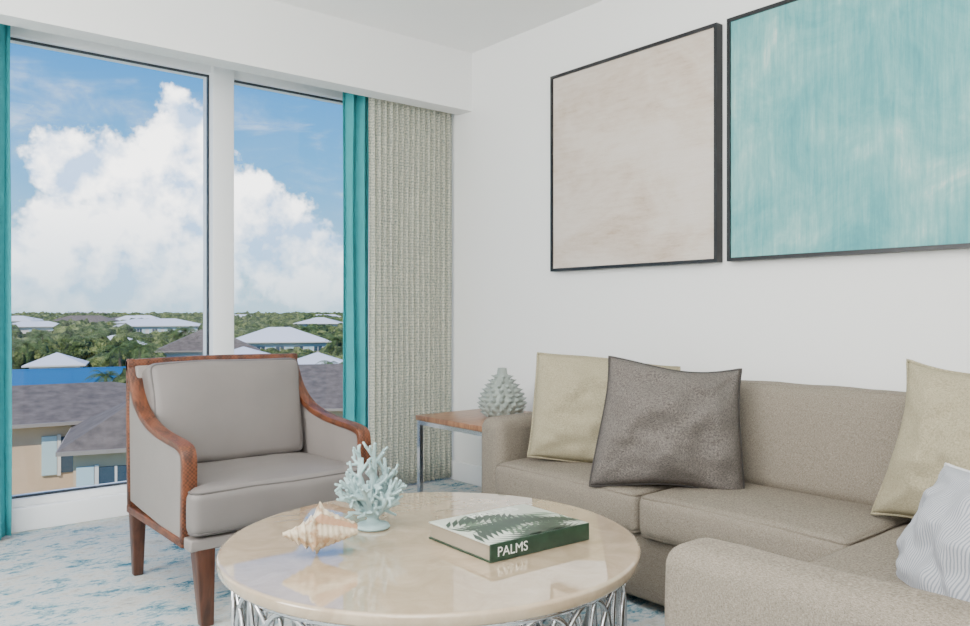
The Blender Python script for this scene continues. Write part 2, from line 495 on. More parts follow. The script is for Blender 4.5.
# ---------------------------------------------------------------- paintings
def painting(name, y0, y1, z0, z1, mat):
    e = empty(name, (XW, (y0+y1)/2, (z0+z1)/2))
    t = .017; d = .05
    a = Acc()
    X0, X1 = XW-d, XW-.001
    a.box(X0, X1, y0, y1, z1-t, z1); a.box(X0, X1, y0, y1, z0, z0+t)
    a.box(X0, X1, y0, y0+t, z0+t, z1-t); a.box(X0, X1, y1-t, y1, z0+t, z1-t)
    o = a.obj("frame", [M_black], e); o.location = -e.location
    o = box("canvas", XW-d+.01, XW-.001, y0+t, y1-t, z0+t, z1-t, mat, e); o.location = -e.location
painting("framed_painting", 2.240, 3.385, 1.395, 2.548, M_art1)
painting("framed_painting.001", 0.95, 2.185, 1.395, 2.548, M_art2)

# ---------------------------------------------------------------- sectional sofa
s = empty("sectional_sofa", (2.4, 1.6, 0)); so = -Vector(s.location)
def sb(*a_, **k):
    o = box(*a_, parent=s, **k); o.location = so; return o
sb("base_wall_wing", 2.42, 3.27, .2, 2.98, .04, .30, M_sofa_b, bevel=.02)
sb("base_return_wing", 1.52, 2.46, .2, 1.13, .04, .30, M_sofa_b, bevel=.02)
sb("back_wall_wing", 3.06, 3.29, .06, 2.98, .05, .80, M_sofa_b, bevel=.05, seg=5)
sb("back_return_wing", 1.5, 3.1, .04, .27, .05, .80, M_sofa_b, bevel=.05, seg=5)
def scush(name, x0, x1, y0, y1, z0, z1, **k):
    c = Vector(((x0+x1)/2, (y0+y1)/2, (z0+z1)/2))+so
    return cushion(name, (x1-x0, y1-y0, z1-z0), c, (0, 0, 0), M_sofa, s, **k)
scush("arm_far", 2.43, 3.28, 2.835, 3.0, .04, .645, r=.05, puff=(.008, .006, .008), seed=1)
scush("arm_near", 1.485, 1.65, .05, 1.17, .04, .615, r=.05, puff=(.006, .008, .006), seed=2)
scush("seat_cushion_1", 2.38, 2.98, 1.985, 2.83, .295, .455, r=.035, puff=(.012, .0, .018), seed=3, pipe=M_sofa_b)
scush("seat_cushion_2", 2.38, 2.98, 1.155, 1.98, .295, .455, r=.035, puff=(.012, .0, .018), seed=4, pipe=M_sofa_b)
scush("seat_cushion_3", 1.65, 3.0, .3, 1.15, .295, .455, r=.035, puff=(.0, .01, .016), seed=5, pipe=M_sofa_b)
tilt = math.radians(9)
for i, (y0, y1) in enumerate(((1.99, 2.82), (1.165, 1.985), (.35, 1.16))):
    cushion("back_cushion_%d" % (i+1), (.2, y1-y0, .42), Vector((2.97, (y0+y1)/2, .65))+so, (0, tilt, 0), M_sofa, s,
            r=.045, puff=(.02, .004, .008), seed=6+i, pipe=True)
cushion("back_cushion_4", (1.2, .18, .42), Vector((2.26, .37, .655))+so, (tilt, 0, 0), M_sofa, s, r=.045, puff=(.004, .02, .012), seed=11)
for i, (x, y) in enumerate(((2.5, 2.9), (3.2, 2.9), (1.58, 1.05), (1.58, .3), (2.5, 1.2), (3.2, .2))):
    o = box("foot_%d" % i, x-.03, x+.03, y-.03, y+.03, 0, .05, M_black, s); o.location = so

pillow("throw_pillow", .67, .50, .23, M_beige, (2.745, 2.475, .70), (-.74, -.68, 0), roll=math.radians(-5), lean=math.radians(14), seed=1)
pillow("throw_pillow.001", .57, .51, .25, M_grayp, (2.595, 1.985, .695), (-.78, -.62, 0), roll=math.radians(-4), lean=math.radians(14), seed=2, pipe=M_piping, taper=.03)
pillow("throw_pillow.002", .55, .54, .25, M_beige, (2.745, .925, .715), (-.93, .05, 0), roll=math.radians(-4), lean=math.radians(15), seed=3)
pillow("throw_pillow.003", .50, .39, .22, M_bluep, (2.15, .755, .56), (-.62, .70, 0), roll=math.radians(1), lean=math.radians(22), seed=4, pipe=M_bluepipe)

# ---------------------------------------------------------------- side table
t = empty("side_table", (2.98, 3.53, 0))
box("top", -.32, .32, -.34, .34, .52, .55, M_tabwood, t, .004)
a = Acc()
for sx in (-1, 1):
    for sy in (-1, 1):
        a.box(sx*.30-.0125, sx*.30+.0125, sy*.32-.0125, sy*.32+.0125, 0, .519)
for sx in (-1, 1):
    a.box(sx*.30-.0124, sx*.30+.0124, -.307, .307, .495, .518); a.box(sx*.30-.0124, sx*.30+.0124, -.307, .307, .001, .024)
for sy in (-1, 1):
    a.box(-.287, .287, sy*.32-.0124, sy*.32+.0124, .495, .518); a.box(-.287, .287, sy*.32-.0124, sy*.32+.0124, .001, .024)
a.obj("chrome_frame", [M_chrome], t)

M_cer = simple("gray_green_ceramic", srgb(146, 155, 148), 0.45, bump=.1, bscale=60, var=.12, vscale=20)
v_ = empty("spiky_ceramic_vase", (2.98, 3.46, .552))
a = Acc()
prof = [(.05, 0), (.08, .004), (.108, .03), (.120, .07), (.114, .11), (.095, .15), (.07, .19), (.045, .225), (.030, .250), (.026, .282), (.018, .282), (.015, .25)]
def prof_at(z):
    for (r0, z0), (r1, z1) in zip(prof[:9], prof[1:10]):
        if z0 <= z <= z1: return r0+(r1-r0)*(z-z0)/(z1-z0)
    return .03
vv, ff = lathe_vf(prof, 40); a.add(vv, ff)
rows = 9
for i in range(rows):
    z = .025+.205*i/(rows-1); Rr_ = prof_at(z); n = max(6, int(2*pi*Rr_/.047))
    for k in range(n):
        an = 2*pi*(k+.5*(i % 2))/n
        er = Vector((math.cos(an), math.sin(an), 0)); et = Vector((-math.sin(an), math.cos(an), 0)); ez = Vector((0, 0, 1))
        s_ = .018*(.55+.45*Rr_/.12)
        c = er*(Rr_-.004)+ez*z
        ring = [c+(et*math.cos(q*pi/4)+ez*math.sin(q*pi/4))*s_*1.1 for q in range(8)]
        ring2 = [c+er*.014+ez*.003+(et*math.cos(q*pi/4)+ez*math.sin(q*pi/4))*s_*.5 for q in range(8)]
        tip = er*(Rr_+.028)+ez*(z+.010)
        a.add(ring+ring2+[tip], [(q, (q+1) % 8, 8+(q+1) % 8, 8+q) for q in range(8)]+[(8+q, 8+(q+1) % 8, 16) for q in range(8)])
a.obj("body", [M_cer], v_, smooth=True)

# ---------------------------------------------------------------- coffee table
TH = .47; TC = (1.409, 1.960)
t = empty("round_coffee_table", (TC[0], TC[1], 0))
R = .621
vv, ff = lathe_vf([(R-.03, TH-.037), (R-.008, TH-.035), (R, TH-.027), (R, TH-.008), (R-.004, TH-.002), (R-.012, TH)], 128)
o = mesh_obj("marble_top", vv, ff, M_marble, t, smooth=True)
md = o.modifiers.new("w", 'WEIGHTED_NORMAL'); md.keep_sharp = False
a = Acc(); RB = .575
def wrap(cx, cz, rx, rz, rr, rad, n=28):
    p = []
    for k in range(n):
        an = 2*pi*k/n; th = cx+rx*math.cos(an)/rr
        p.append((rr*math.cos(th), rr*math.sin(th), cz+rz*math.sin(an)))
    return tube_vf(p, rad, 8, True)
NR = 22
for k in range(NR):
    vv, ff = wrap(2*pi*k/NR, .222, .125, .195, RB, .0075, 36); a.add(vv, ff)
    vv, ff = wrap(2*pi*(k+.5)/NR, .222, .06, .195, RB-.018, .0065, 32); a.add(vv, ff)
for z in (.014, .421):
    vv, ff = tube_vf([(RB*math.cos(2*pi*k/72), RB*math.sin(2*pi*k/72), z) for k in range(72)], .012, 8, True); a.add(vv, ff)
a.obj("chrome_ring_base", [M_chrome], t, smooth=True)

# ---------------------------------------------------------------- book
M_cover = simple("book_cover_print", srgb(190, 196, 184), 0.3, var=.06, vscale=8)
M_green = simple("book_green_print", srgb(30, 56, 40), 0.35, var=.3, vscale=30)
M_green2 = simple("book_light_green_print", srgb(84, 110, 84), 0.35, var=.2, vscale=30)
M_pages = simple("book_pages", srgb(150, 138, 120), 0.8, bump=.3, bscale=300)
M_print = simple("book_title_ink", srgb(228, 230, 224), 0.4)
b = empty("palm_book", (1.575, 1.80, TH+.001), math.radians(-2))
bw, bd, bt = .375, .30, .05
box("pages", -bw/2+.006, bw/2-.006, -bd/2+.004, bd/2-.006, .004, bt-.004, M_pages, b)
box("cover_back", -bw/2, bw/2, -bd/2, bd/2, 0, .004, M_green, b)
box("cover_front", -bw/2, bw/2, -bd/2, bd/2, bt-.004, bt, M_cover, b, .001)
box("spine", -bw/2, bw/2, -bd/2-.004, -bd/2+.003, 0, bt, M_green, b, .0015)
a = Acc()
def leaf(o, d, L, W, mi=0, z=.0006, n=11):
    z += bt
    d = Vector(d).normalized(); nn = Vector((-d.y, d.x)); o = Vector(o)
    for k in range(n):
        s0 = k/n*L; base = o+d*s0; ln = W*(.45+.55*math.sin(pi*min(1, (k+1.5)/(n+1))))
        for sg in (-1, 1):
            tip = base+d*ln*.7+nn*sg*ln
            mid = (base+tip)/2
            px = (tip-base).normalized(); pn = Vector((-px.y, px.x))*ln*.12
            p = [base, mid+pn, tip, mid-pn]
            cl = [Vector((max(-bw/2+.001, min(bw/2-.001, q.x)), max(-bd/2+.001, min(bd/2-.001, q.y)), z)) for q in p]
            a.add(cl, [(0, 1, 2, 3)], mi)
leaf((.19, -.02), (-1, -.15), .26, .11, 1, .0004, 10)
leaf((-.02, .14), (-.3, -1), .22, .10, 1, .0005, 9)
leaf((-.19, -.13), (1, .32), .32, .13, 0, .0007, 13)
leaf((-.19, .05), (1, -.1), .24, .10, 0, .0008, 11)
leaf((.19, -.14), (-1, .5), .20, .10, 0, .0009, 10)
a.obj("cover_palm_leaves", [M_green, M_green2], b)
def text(name, s_, size, loc, rot, mat, parent):
    cu = bpy.data.curves.new(name, 'FONT'); cu.body = s_; cu.size = size; cu.extrude = .0003
    cu.align_x = 'CENTER'; cu.align_y = 'CENTER'; cu.materials.append(mat)
    o = bpy.data.objects.new(name, cu); link(o, parent); o.location = loc; o.rotation_euler = rot
text("spine_title", "PALMS", .038, (-.110, -bd/2-.0046, bt/2), (pi/2, 0, 0), M_print, b)
text("cover_title", "PALMS", .065, (.03, .112, bt+.0012), (0, 0, 0), M_print, b)

# ---------------------------------------------------------------- conch shell
def shell_col():
    m, nt, bs = new_mat("conch_shell_surface")
    tc = nt.nodes.new("ShaderNodeTexCoord")
    n = nt.nodes.new("ShaderNodeTexNoise"); n.inputs["Scale"].default_value = 36; n.inputs["Detail"].default_value = 6
    nt.links.new(tc.outputs["Object"], n.inputs["Vector"])
    r = nt.nodes.new("ShaderNodeValToRGB"); e = r.color_ramp.elements
    e[0].position = .38; e[0].color = srgb(160, 128, 96); e[1].position = .55; e[1].color = srgb(206, 192, 168)
    nt.links.new(n.outputs["Fac"], r.inputs["Fac"]); nt.links.new(r.outputs["Color"], bs.inputs["Base Color"])
    bs.inputs["Roughness"].default_value = .6
    bp = nt.nodes.new("ShaderNodeBump"); bp.inputs["Strength"].default_value = .5; bp.inputs["Distance"].default_value = .004
    nt.links.new(n.outputs["Fac"], bp.inputs["Height"]); nt.links.new(bp.outputs["Normal"], bs.inputs["Normal"])
    return m
M_shell = shell_col()
M_lip = simple("conch_lip", srgb(200, 158, 126), .4)
v = []; f = []; fm_ = []; NX = 110; NT = 72
def sstep(a_, b_, x_):
    x_ = max(0, min(1, (x_-a_)/(b_-a_))); return x_*x_*(3-2*x_)
for i in range(NX+1):
    t_ = i/NX; x = -.098+.205*t_
    for j in range(NT+1):
        th = 2*pi*j/NT; fr = j/NT
        xs = x-.020*fr
        if xs < -.018:
            tt = max(0, (xs+.118)/.10); base = .052*tt**1.15
        else:
            tt = min(1, (xs+.018)/.125); base = .052*(1-tt)**.75*(1-.25*tt)+.007
        body = sstep(-.05, .0, x)
        r_ = base*(1+body*(-.22+.50*fr*fr))
        ph = (xs+.118)/.020
        saw = ph-math.floor(ph)
        spire = 1-sstep(-.03, -.01, xs)
        r_ *= 1+spire*.22*(saw-.5)
        kn = max(0, math.cos(th*4.5+math.floor(ph)*1.3))**4
        r_ += kn*(.018*math.exp(-((xs+.016)/.010)**2)+spire*.007*(saw**3)*tt)
        r_ += .0012*math.sin(xs*420)*body
        r_ += .008*body*sstep(.8, 1, fr)*(1-t_)
        v.append(Vector((x, r_*math.cos(th+2.2), r_*math.sin(th+2.2))))
for i in range(NX):
    for j in range(NT):
        q = i*(NT+1)+j; f.append((q, q+1, q+NT+2, q+NT+1)); fm_.append(0)
    q = i*(NT+1)
    f.append((q+NT, q, q+NT+1, q+NT+1+NT)); fm_.append(1)
sh = empty("conch_shell", (1.055, 2.01, TH+.001-min(q.z for q in v)), math.radians(-28))
o = mesh_obj("shell_body", v, f, [M_shell, M_lip], sh, fmats=fm_)

# ---------------------------------------------------------------- coral
M_coral = simple("pale_coral", srgb(160, 186, 187), .75, bump=.3, bscale=150, var=.06, vscale=30)
c = empty("coral_sculpture", (1.325, 2.165, TH+.001))
a = Acc(); rng = random.Random(4)
bm = bmesh.new(); bmesh.ops.create_icosphere(bm, subdivisions=2, radius=1)
sv = [q.co.copy() for q in bm.verts]; sf = [tuple(x.index for x in g.verts) for g in bm.faces]; bm.free()
def rv(s_=1): return Vector((rng.uniform(-1, 1), rng.uniform(-1, 1), rng.uniform(-1, 1)))*s_
def twig(p, d, L, r0, r1, depth):
    n = max(3, int(L/.012)); pts = [p.copy()]; dd = d.normalized()
    for i in range(n):
        dd = (dd+rv(.13)+Vector((0, 0, .04))).normalized(); pts.append(pts[-1]+dd*L/n)
    rs = [r0+(r1-r0)*i/n for i in range(n+1)]
    vv, ff = tube_vf(pts, rs, 8); a.add(vv, ff)
    a.add([pts[-1]+w_*rs[-1]*1.15 for w_ in sv], sf)
    if depth > 0:
        side = dd.cross(rv()).normalized()
        step = .028 if depth == 2 else .022
        s_ = step*(1.1 if depth == 2 else .9)
        while s_ < L*.92:
            ii = min(n, int(s_/L*n)); side = Matrix.Rotation(2.4, 3, dd) @ side
            nd = (dd*.85+side*.85).normalized()
            rem = L-s_
            twig(pts[ii], nd, min(.060, .026+rem*.45)*rng.uniform(.8, 1.15), rs[ii]*.88, .0042, depth-1)
            s_ += step*rng.uniform(.8, 1.2)
NA = 16
for k in range(NA):
    t_ = (k+.5)/NA; el = math.asin(.14+.85*t_); an = k*2.39996
    d_ = Vector((math.cos(an)*math.cos(el), math.sin(an)*math.cos(el)*.8, math.sin(el)))
    L = 1/math.sqrt((math.cos(el)/.128)**2+(math.sin(el)/.265)**2)
    twig(Vector((0, 0, .035))+d_*.005, d_+Vector((0, 0, .22)), L*rng.uniform(.92, 1.08), .0105, .0052, 2)
vv, ff = tube_vf([(0, 0, .005), (0, 0, .03), (0, 0, .05)], [.024, .018, .014], 10); a.add(vv, ff)
vv, ff = lathe_vf([(.050, 0), (.055, .005), (.050, .013), (.026, .020), (.018, .028)], 28); a.add(vv, ff)
o = a.obj("branches", [M_coral], c, smooth=True)
md = o.modifiers.new("remesh", 'REMESH'); md.mode = 'VOXEL'; md.voxel_size = .0026; md.use_smooth_shade = True

# ---------------------------------------------------------------- armchair
ch = empty("upholstered_armchair", (1.395, 2.87, 0), math.radians(0))
def catmull(P, n=6):
    out = []
    for i in range(len(P)-1):
        p0 = P[max(i-1, 0)]; p1 = P[i]; p2 = P[i+1]; p3 = P[min(i+2, len(P)-1)]
        for s_ in range(n):
            t_ = s_/n
            out.append(tuple(.5*((2*b1)+(-a1+c1)*t_+(2*a1-5*b1+4*c1-d1)*t_*t_+(-a1+3*b1-3*c1+d1)*t_**3) for a1, b1, c1, d1 in zip(p0, p1, p2, p3)))
    out.append(P[-1]); return out
arm = catmull([(.085, .30), (.08, .42), (.075, .54), (.078, .615), (.10, .65), (.16, .665), (.26, .672), (.40, .684), (.53, .708), (.63, .748), (.70, .803), (.745, .868), (.772, .92), (.785, .945)], 5)
W = .40
def band(name, path, x0, x1, th, mat):
    v = []; f = []; N = len(path)
    for i in range(N):
        p = Vector(path[i]); tg = (Vector(path[min(i+1, N-1)])-Vector(path[max(i-1, 0)])).normalized()
        nn = Vector((-tg.y, tg.x))
        o_ = p; q_ = p-nn*th
        v += [(x0, o_.x, o_.y), (x1, o_.x, o_.y), (x1, q_.x, q_.y), (x0, q_.x, q_.y)]
    for i in range(N-1):
        for k in range(4):
            l = (k+1) % 4; f.append((i*4+k, i*4+l, i*4+4+l, i*4+4+k))
    f.append((3, 2, 1, 0)); m_ = (N-1)*4; f.append((m_, m_+1, m_+2, m_+3))
    return mesh_obj(name, v, f, mat, ch, smooth=True, bevel=.006, seg=2)
for i, sx in enumerate((-1, 1)):
    x0, x1 = sorted((sx*W, sx*(W-.055)))
    band("arm_rail_%d" % i, arm, x0, x1, .026, M_walnut)
    inner = []
    N = len(arm)
    for k in range(N):
        p = Vector(arm[k]); tg = (Vector(arm[min(k+1, N-1)])-Vector(arm[max(k-1, 0)])).normalized(); nn = Vector((-tg.y, tg.x))
        inner.append(p-nn*.02)
    poly = [(q.x, q.y) for q in inner]+[(.775, .92), (.775, .34), (.12, .30)]
    xa, xb = sorted((sx*(W-.008), sx*(W-.050)))
    n = len(poly)
    v = [(xa, y, z) for y, z in poly]+[(xb, y, z) for y, z in poly]
    f = [tuple(range(n)), tuple(range(2*n-1, n-1, -1))]+[(k, (k+1) % n, n+(k+1) % n, n+k) for k in range(n)]
    mesh_obj("side_panel_%d" % i, v, f, M_leath_side, ch, smooth=False)
    box("side_rail_%d" % i, min(sx*W, sx*(W-.055)), max(sx*W, sx*(W-.055)), .085, .79, .285, .315, M_walnut, ch, .004)
    def leg(nm, top, bot, a0, a1):
        v = []
        for (cx, cy, cz), h in ((bot, a1), (top, a0)):
            v += [(cx-h, cy-h, cz), (cx+h, cy-h, cz), (cx+h, cy+h, cz), (cx-h, cy+h, cz)]
        mesh_obj(nm, v, BF, M_walnut_d, ch, smooth=True, bevel=.005)
    leg("leg_front_%d" % i, (sx*(W-.062), .045, .30), (sx*(W-.075), .045, 0), .036, .023)
    leg("leg_rear_%d" % i, (sx*(W-.035), .75, .30), (sx*(W-.05), .80, 0), .030, .020)
    band("back_post_%d" % i, [(.80, .95), (.80, .7), (.785, .30)], x0 if sx < 0 else x0+.02, x1 if sx > 0 else x1-.02, .03, M_walnut)
n = 16; v = []; f = []
for k in range(n+1):
    u = -1+2*k/n; x = u*W; z = .947+.006*(1-u*u); y = .768+.02*(1-u*u)
    v += [(x, y, z-.05), (x, y+.035, z-.05), (x, y+.035, z), (x, y, z)]
for k in range(n):
    for q in range(4):
        l = (q+1) % 4; f.append((k*4+q, k*4+l, k*4+4+l, k*4+4+q))
f.append((0, 1, 2, 3)); f.append((n*4+3, n*4+2, n*4+1, n*4))
mesh_obj("top_rail", v, f, M_walnut, ch, bevel=.006)
box("back_panel", -W+.03, W-.03, .745, .79, .30, .92, M_leath_side, ch, .01)
box("front_rail", -W+.004, W-.004, .008, .08, .285, .33, M_leath_side, ch, .008)
box("seat_deck", -W+.05, W-.05, .06, .75, .29, .33, M_leath_side, ch, .005)
HW = W-.053
def tshape(q):
    yl = q.y+.315
    s_ = max(0, min(1, (.085-yl)/.03)); s_ = s_*s_*(3-2*s_)
    return Vector((q.x*(1+(W/HW-1.005)*s_), q.y, q.z))
cushion("seat_cushion", (2*HW, .66, .165), (0, .315, .415), (math.radians(-1.5), 0, 0), M_leather, ch, r=.035, puff=(.0, .006, .020), seed=21, pipe=M_lpipe, warp=tshape, ny=26)
def bwarp(q):
    return Vector((q.x*(1+.10*q.y), q.y, q.z))
cushion("back_cushion", (2*(W-.060), .450, .14), (0, .668, .705), (math.radians(78), 0, 0), M_leather, ch, r=.035, puff=(.004, .004, .028), seed=22, pipe=M_lpipe, wr=.004, warp=bwarp)

# ---------------------------------------------------------------- exterior
YAW = math.radians(39.5)
GZ = -7.0
def polar(bear, d, z=0):
    b_ = math.radians(bear); return Vector((d*math.sin(b_), d*math.cos(b_), z))
def ground_mat():
    m, nt, bs = new_mat("island_ground")
    tc = nt.nodes.new("ShaderNodeTexCoord")
    n = nt.nodes.new("ShaderNodeTexNoise"); n.inputs["Scale"].default_value = .05; n.inputs["Detail"].default_value = 8
    nt.links.new(tc.outputs["Object"], n.inputs["Vector"])
    r = nt.nodes.new("ShaderNodeValToRGB"); e = r.color_ramp.elements
    e[0].position = .4; e[0].color = srgb(92, 108, 70); e[1].position = .6; e[1].color = srgb(190, 186, 156)
    nt.links.new(n.outputs["Fac"], r.inputs["Fac"]); nt.links.new(r.outputs["Color"], bs.inputs["Base Color"])
    bs.inputs["Roughness"].default_value = 1
    return m
mesh_obj("ground", [(-2500, 10, GZ), (4500, 10, GZ), (4500, 6000, GZ), (-2500, 6000, GZ)], [(0, 1, 2, 3)], ground_mat(), smooth=False)
M_roof = simple("gray_shingle_roof", srgb(108, 99, 90), .9, bump=.5, bscale=8, var=.32, vscale=2.2)
M_roofw = simple("white_roof", srgb(222, 226, 230), .7)
M_hwall = simple("peach_stucco", srgb(208, 182, 152), .9, var=.05, vscale=1)
M_hwhite = simple("white_stucco", srgb(222, 218, 210), .9)
M_fascia = simple("roof_fascia", srgb(150, 142, 132), .8)
M_win = simple("house_window", srgb(64, 82, 96), .2)
M_shut = simple("shutters", srgb(186, 214, 218), .6)
M_blue = simple("blue_painted_fence", srgb(36, 118, 186), .6)
def house(name, bear, dist, rot, w_, d_, ze, zr, roofm, wallm, wins=0, over=.6, hip=.5, ze_trim=True):
    p = polar(bear, dist, 0); e = empty(name, (p.x, p.y, GZ), -math.radians(rot))
    he = ze-GZ; hr = zr-GZ
    a = Acc()
    a.box(-w_/2, w_/2, -d_/2, d_/2, 0, he, 0)
    W2, D2 = w_/2+over, d_/2+over
    rx = max(.05, W2-D2*hip*2)
    v = [(-W2, -D2, he), (W2, -D2, he), (W2, D2, he), (-W2, D2, he), (-rx, 0, hr), (rx, 0, hr)]
    f = [(0, 1, 5, 4), (1, 2, 5), (2, 3, 4, 5), (3, 0, 4), (0, 3, 2, 1)]
    a.add(v, f, 1)
    a.box(-W2, W2, -D2-.02, D2+.02, he-.12, he+.02, 5 if roofm is M_roof else 2)
    for k in range(wins):
        cx = -w_/2+w_*(k+.5)/wins
        for zf in (he-2.15,) + ((he-5.0,) if he > 6 else ()):
            y = -d_/2
            a.box(cx-.55, cx+.55, y-.06, y+.02, zf, zf+1.5, 3)
            a.box(cx-.62, cx+.62, y-.09, y-.03, zf+.7, zf+.78, 2); a.box(cx-.04, cx+.04, y-.09, y-.03, zf, zf+1.5, 2)
            a.box(cx-.68, cx-.55, y-.1, y, zf-.1, zf+1.6, 2); a.box(cx+.55, cx+.68, y-.1, y, zf-.1, zf+1.6, 2)
            a.box(cx-1.25, cx-.7, y-.1, y, zf-.05, zf+1.55, 4); a.box(cx+.7, cx+1.25, y-.1, y, zf-.05, zf+1.55, 4)
    a.obj("building", [wallm, roofm, M_hwhite, M_win, M_shut, M_fascia], e)
    return e
house("neighbor_house", 8.9, 42, 8, 17, 9, -3.35, -2.15, M_roof, M_hwall, wins=4)
house("neighbor_house.001", 17.0, 34, 16, 5.4, 6, -3.6, -1.8, M_roof, M_hwall, wins=2, hip=.5, over=.5)
house("neighbor_house.002", 27, 50, 26, 20, 12, -4.0, -2.0, M_roof, M_hwall, wins=5)
house("neighbor_house.003", 20.3, 95, 20, 9.5, 8, -2.9, -.7, M_roof, M_hwhite, wins=4)
house("neighbor_house.004", 25.0, 120, 24, 13, 10, -2.9, -.9, M_roofw, M_hwhite, wins=5)
house("neighbor_house.005", 11.2, 95, 16, 4.6, 5, -4.2, -3.0, M_roofw, M_hwhite, wins=1)
house("neighbor_house.006", 17.4, 210, 17, 20, 14, -1.9, -.2, M_roofw, M_hwhite, wins=6)
house("neighbor_house.007", 27.6, 84, 28, 8, 8, -4.6, -2.9, M_roofw, M_hwhite, wins=2)
house("neighbor_house.008", 22.6, 88, 24, 6, 6, -3.6, -2.4, M_roofw, M_hwhite, wins=2)
house("neighbor_house.009", 14.6, 125, 14, 7, 6, -3.3, -2.0, M_roofw, M_hwhite, wins=2)
house("neighbor_house.010", 10.0, 230, 12, 14, 8, -2.2, -.9, M_roofw, M_hwhite, wins=3)
p = polar(12.0, 84); e = empty("blue_fence", (p.x, p.y, GZ), -math.radians(14))
a = Acc(); a.box(-6.4, 6.4, -.05, .05, .1, 2.95)
a.box(-6.4, 6.4, -.07, .07, 2.9, 3.0)
for k in range(5): a.box(-6.4+k*3.2-.05, -6.4+k*3.2+.05, -.08, .05, 0, 3.0)
a.obj("panels", [M_blue], e)
rg = random.Random(5)
for k in range(14):
    house("distant_house" + ("" if k == 0 else ".%03d" % k), rg.uniform(8, 31), rg.uniform(200, 600), rg.uniform(0, 40), rg.uniform(10, 20), 9,
          rg.uniform(-1.9, -.9), rg.uniform(-.6, .4), rg.choice((M_roofw, M_roofw, M_roof)), M_hwhite, wins=0)
house("distant_hotel", 13.0, 1000, 13, 42, 14, 1.2, 2.6, M_roofw, M_hwhite, hip=.3)
def leaf_mat():
    m, nt, bs = new_mat("tree_foliage")
    tc = nt.nodes.new("ShaderNodeTexCoord")
    n = nt.nodes.new("ShaderNodeTexNoise"); n.inputs["Scale"].default_value = .30; n.inputs["Detail"].default_value = 12
    n.inputs["Roughness"].default_value = .85
    nt.links.new(tc.outputs["Object"], n.inputs["Vector"])
    r = nt.nodes.new("ShaderNodeValToRGB"); e = r.color_ramp.elements
    e[0].position = .40; e[0].color = srgb(26, 40, 22); e[1].position = .60; e[1].color = srgb(158, 166, 104)
    x = e.new(.5); x.color = srgb(78, 98, 50)
    nt.links.new(n.outputs["Fac"], r.inputs["Fac"]); nt.links.new(r.outputs["Color"], bs.inputs["Base Color"])
    bs.inputs["Roughness"].default_value = 1
    bp = nt.nodes.new("ShaderNodeBump"); bp.inputs["Strength"].default_value = 1; bp.inputs["Distance"].default_value = .8
    n2 = nt.nodes.new("ShaderNodeTexNoise"); n2.inputs["Scale"].default_value = 2.6; n2.inputs["Detail"].default_value = 5
    nt.links.new(tc.outputs["Object"], n2.inputs["Vector"])
    nt.links.new(n2.outputs["Fac"], bp.inputs["Height"]); nt.links.new(bp.outputs["Normal"], bs.inputs["Normal"])
    return m
M_leaf = leaf_mat()
def ico(sub):
    bm = bmesh.new(); bmesh.ops.create_icosphere(bm, subdivisions=sub, radius=1)
    r = ([v.co.copy() for v in bm.verts], [tuple(x.index for x in g.verts) for g in bm.faces]); bm.free(); return r
I3, I2 = ico(3), ico(2)
a = Acc()
def blob(x, y, z, r, hi):
    vs, fs = I3 if hi else I2
    off = Vector((x*.37, y*.53, z)); out = []
    for q in vs:
        k = 1+.5*noise.noise(q*2.3+off)+.5*noise.noise(q*6+off)
        out.append((x+q.x*r*k, y+q.y*r*k, z+q.z*r*.85*k))
    a.add(out, fs)
for k in range(2300):
    u = rg.random(); d = 66*(20**(u**.85)); be = rg.uniform(5, 34)
    if d < 104 and be < 15.4: continue
    if d < 92 and 25.5 < be: continue
    r = rg.uniform(.8, 1.7)*(1+d*.0033)
    top = -3.5+3.9*min(1, d/600)+rg.uniform(-1.3, .8)
    if 15.8 < be < 19.4 and d < 210: top = min(top, -3.4)
    if 8.5 < be < 11.5 and d < 230: top = min(top, -2.9)
    if 17 < be < 28.5 and d < 124: top = min(top, -4.2)
    h = max(.3, top-GZ-r*.75)
    p = polar(be, d)
    blob(p.x, p.y, GZ+h, r, d < 160)
for (be, d, h, r) in ((13.5, 72, 1.0, 1.2), (14.5, 70, 1.3, 1.3), (15.8, 74, 1.4, 1.7), (14, 99, 2.0, 1.8), (15.3, 92, 2.0, 1.8),
                      (8.5, 104, 2.4, 2.2), (9.6, 112, 2.4, 2.2), (13.4, 108, 2.4, 2.2), (28.6, 70, 1.6, 1.7), (29.6, 74, 1.8, 1.9), (27, 72, 1.3, 1.6)):
    p = polar(be, d); blob(p.x, p.y, GZ+h, r, True)
for k in range(14):
    p = polar(rg.uniform(10, 16), rg.uniform(26.5, 29)); blob(p.x, p.y, GZ+rg.uniform(.4, 1.1), rg.uniform(.6, 1.0), True)
a.obj("tree_grove", [M_leaf], smooth=True)
M_frond = simple("palm_frond", srgb(88, 110, 58), .8, var=.3, vscale=1.5)
M_trunk = simple("palm_trunk", srgb(120, 104, 86), .9)
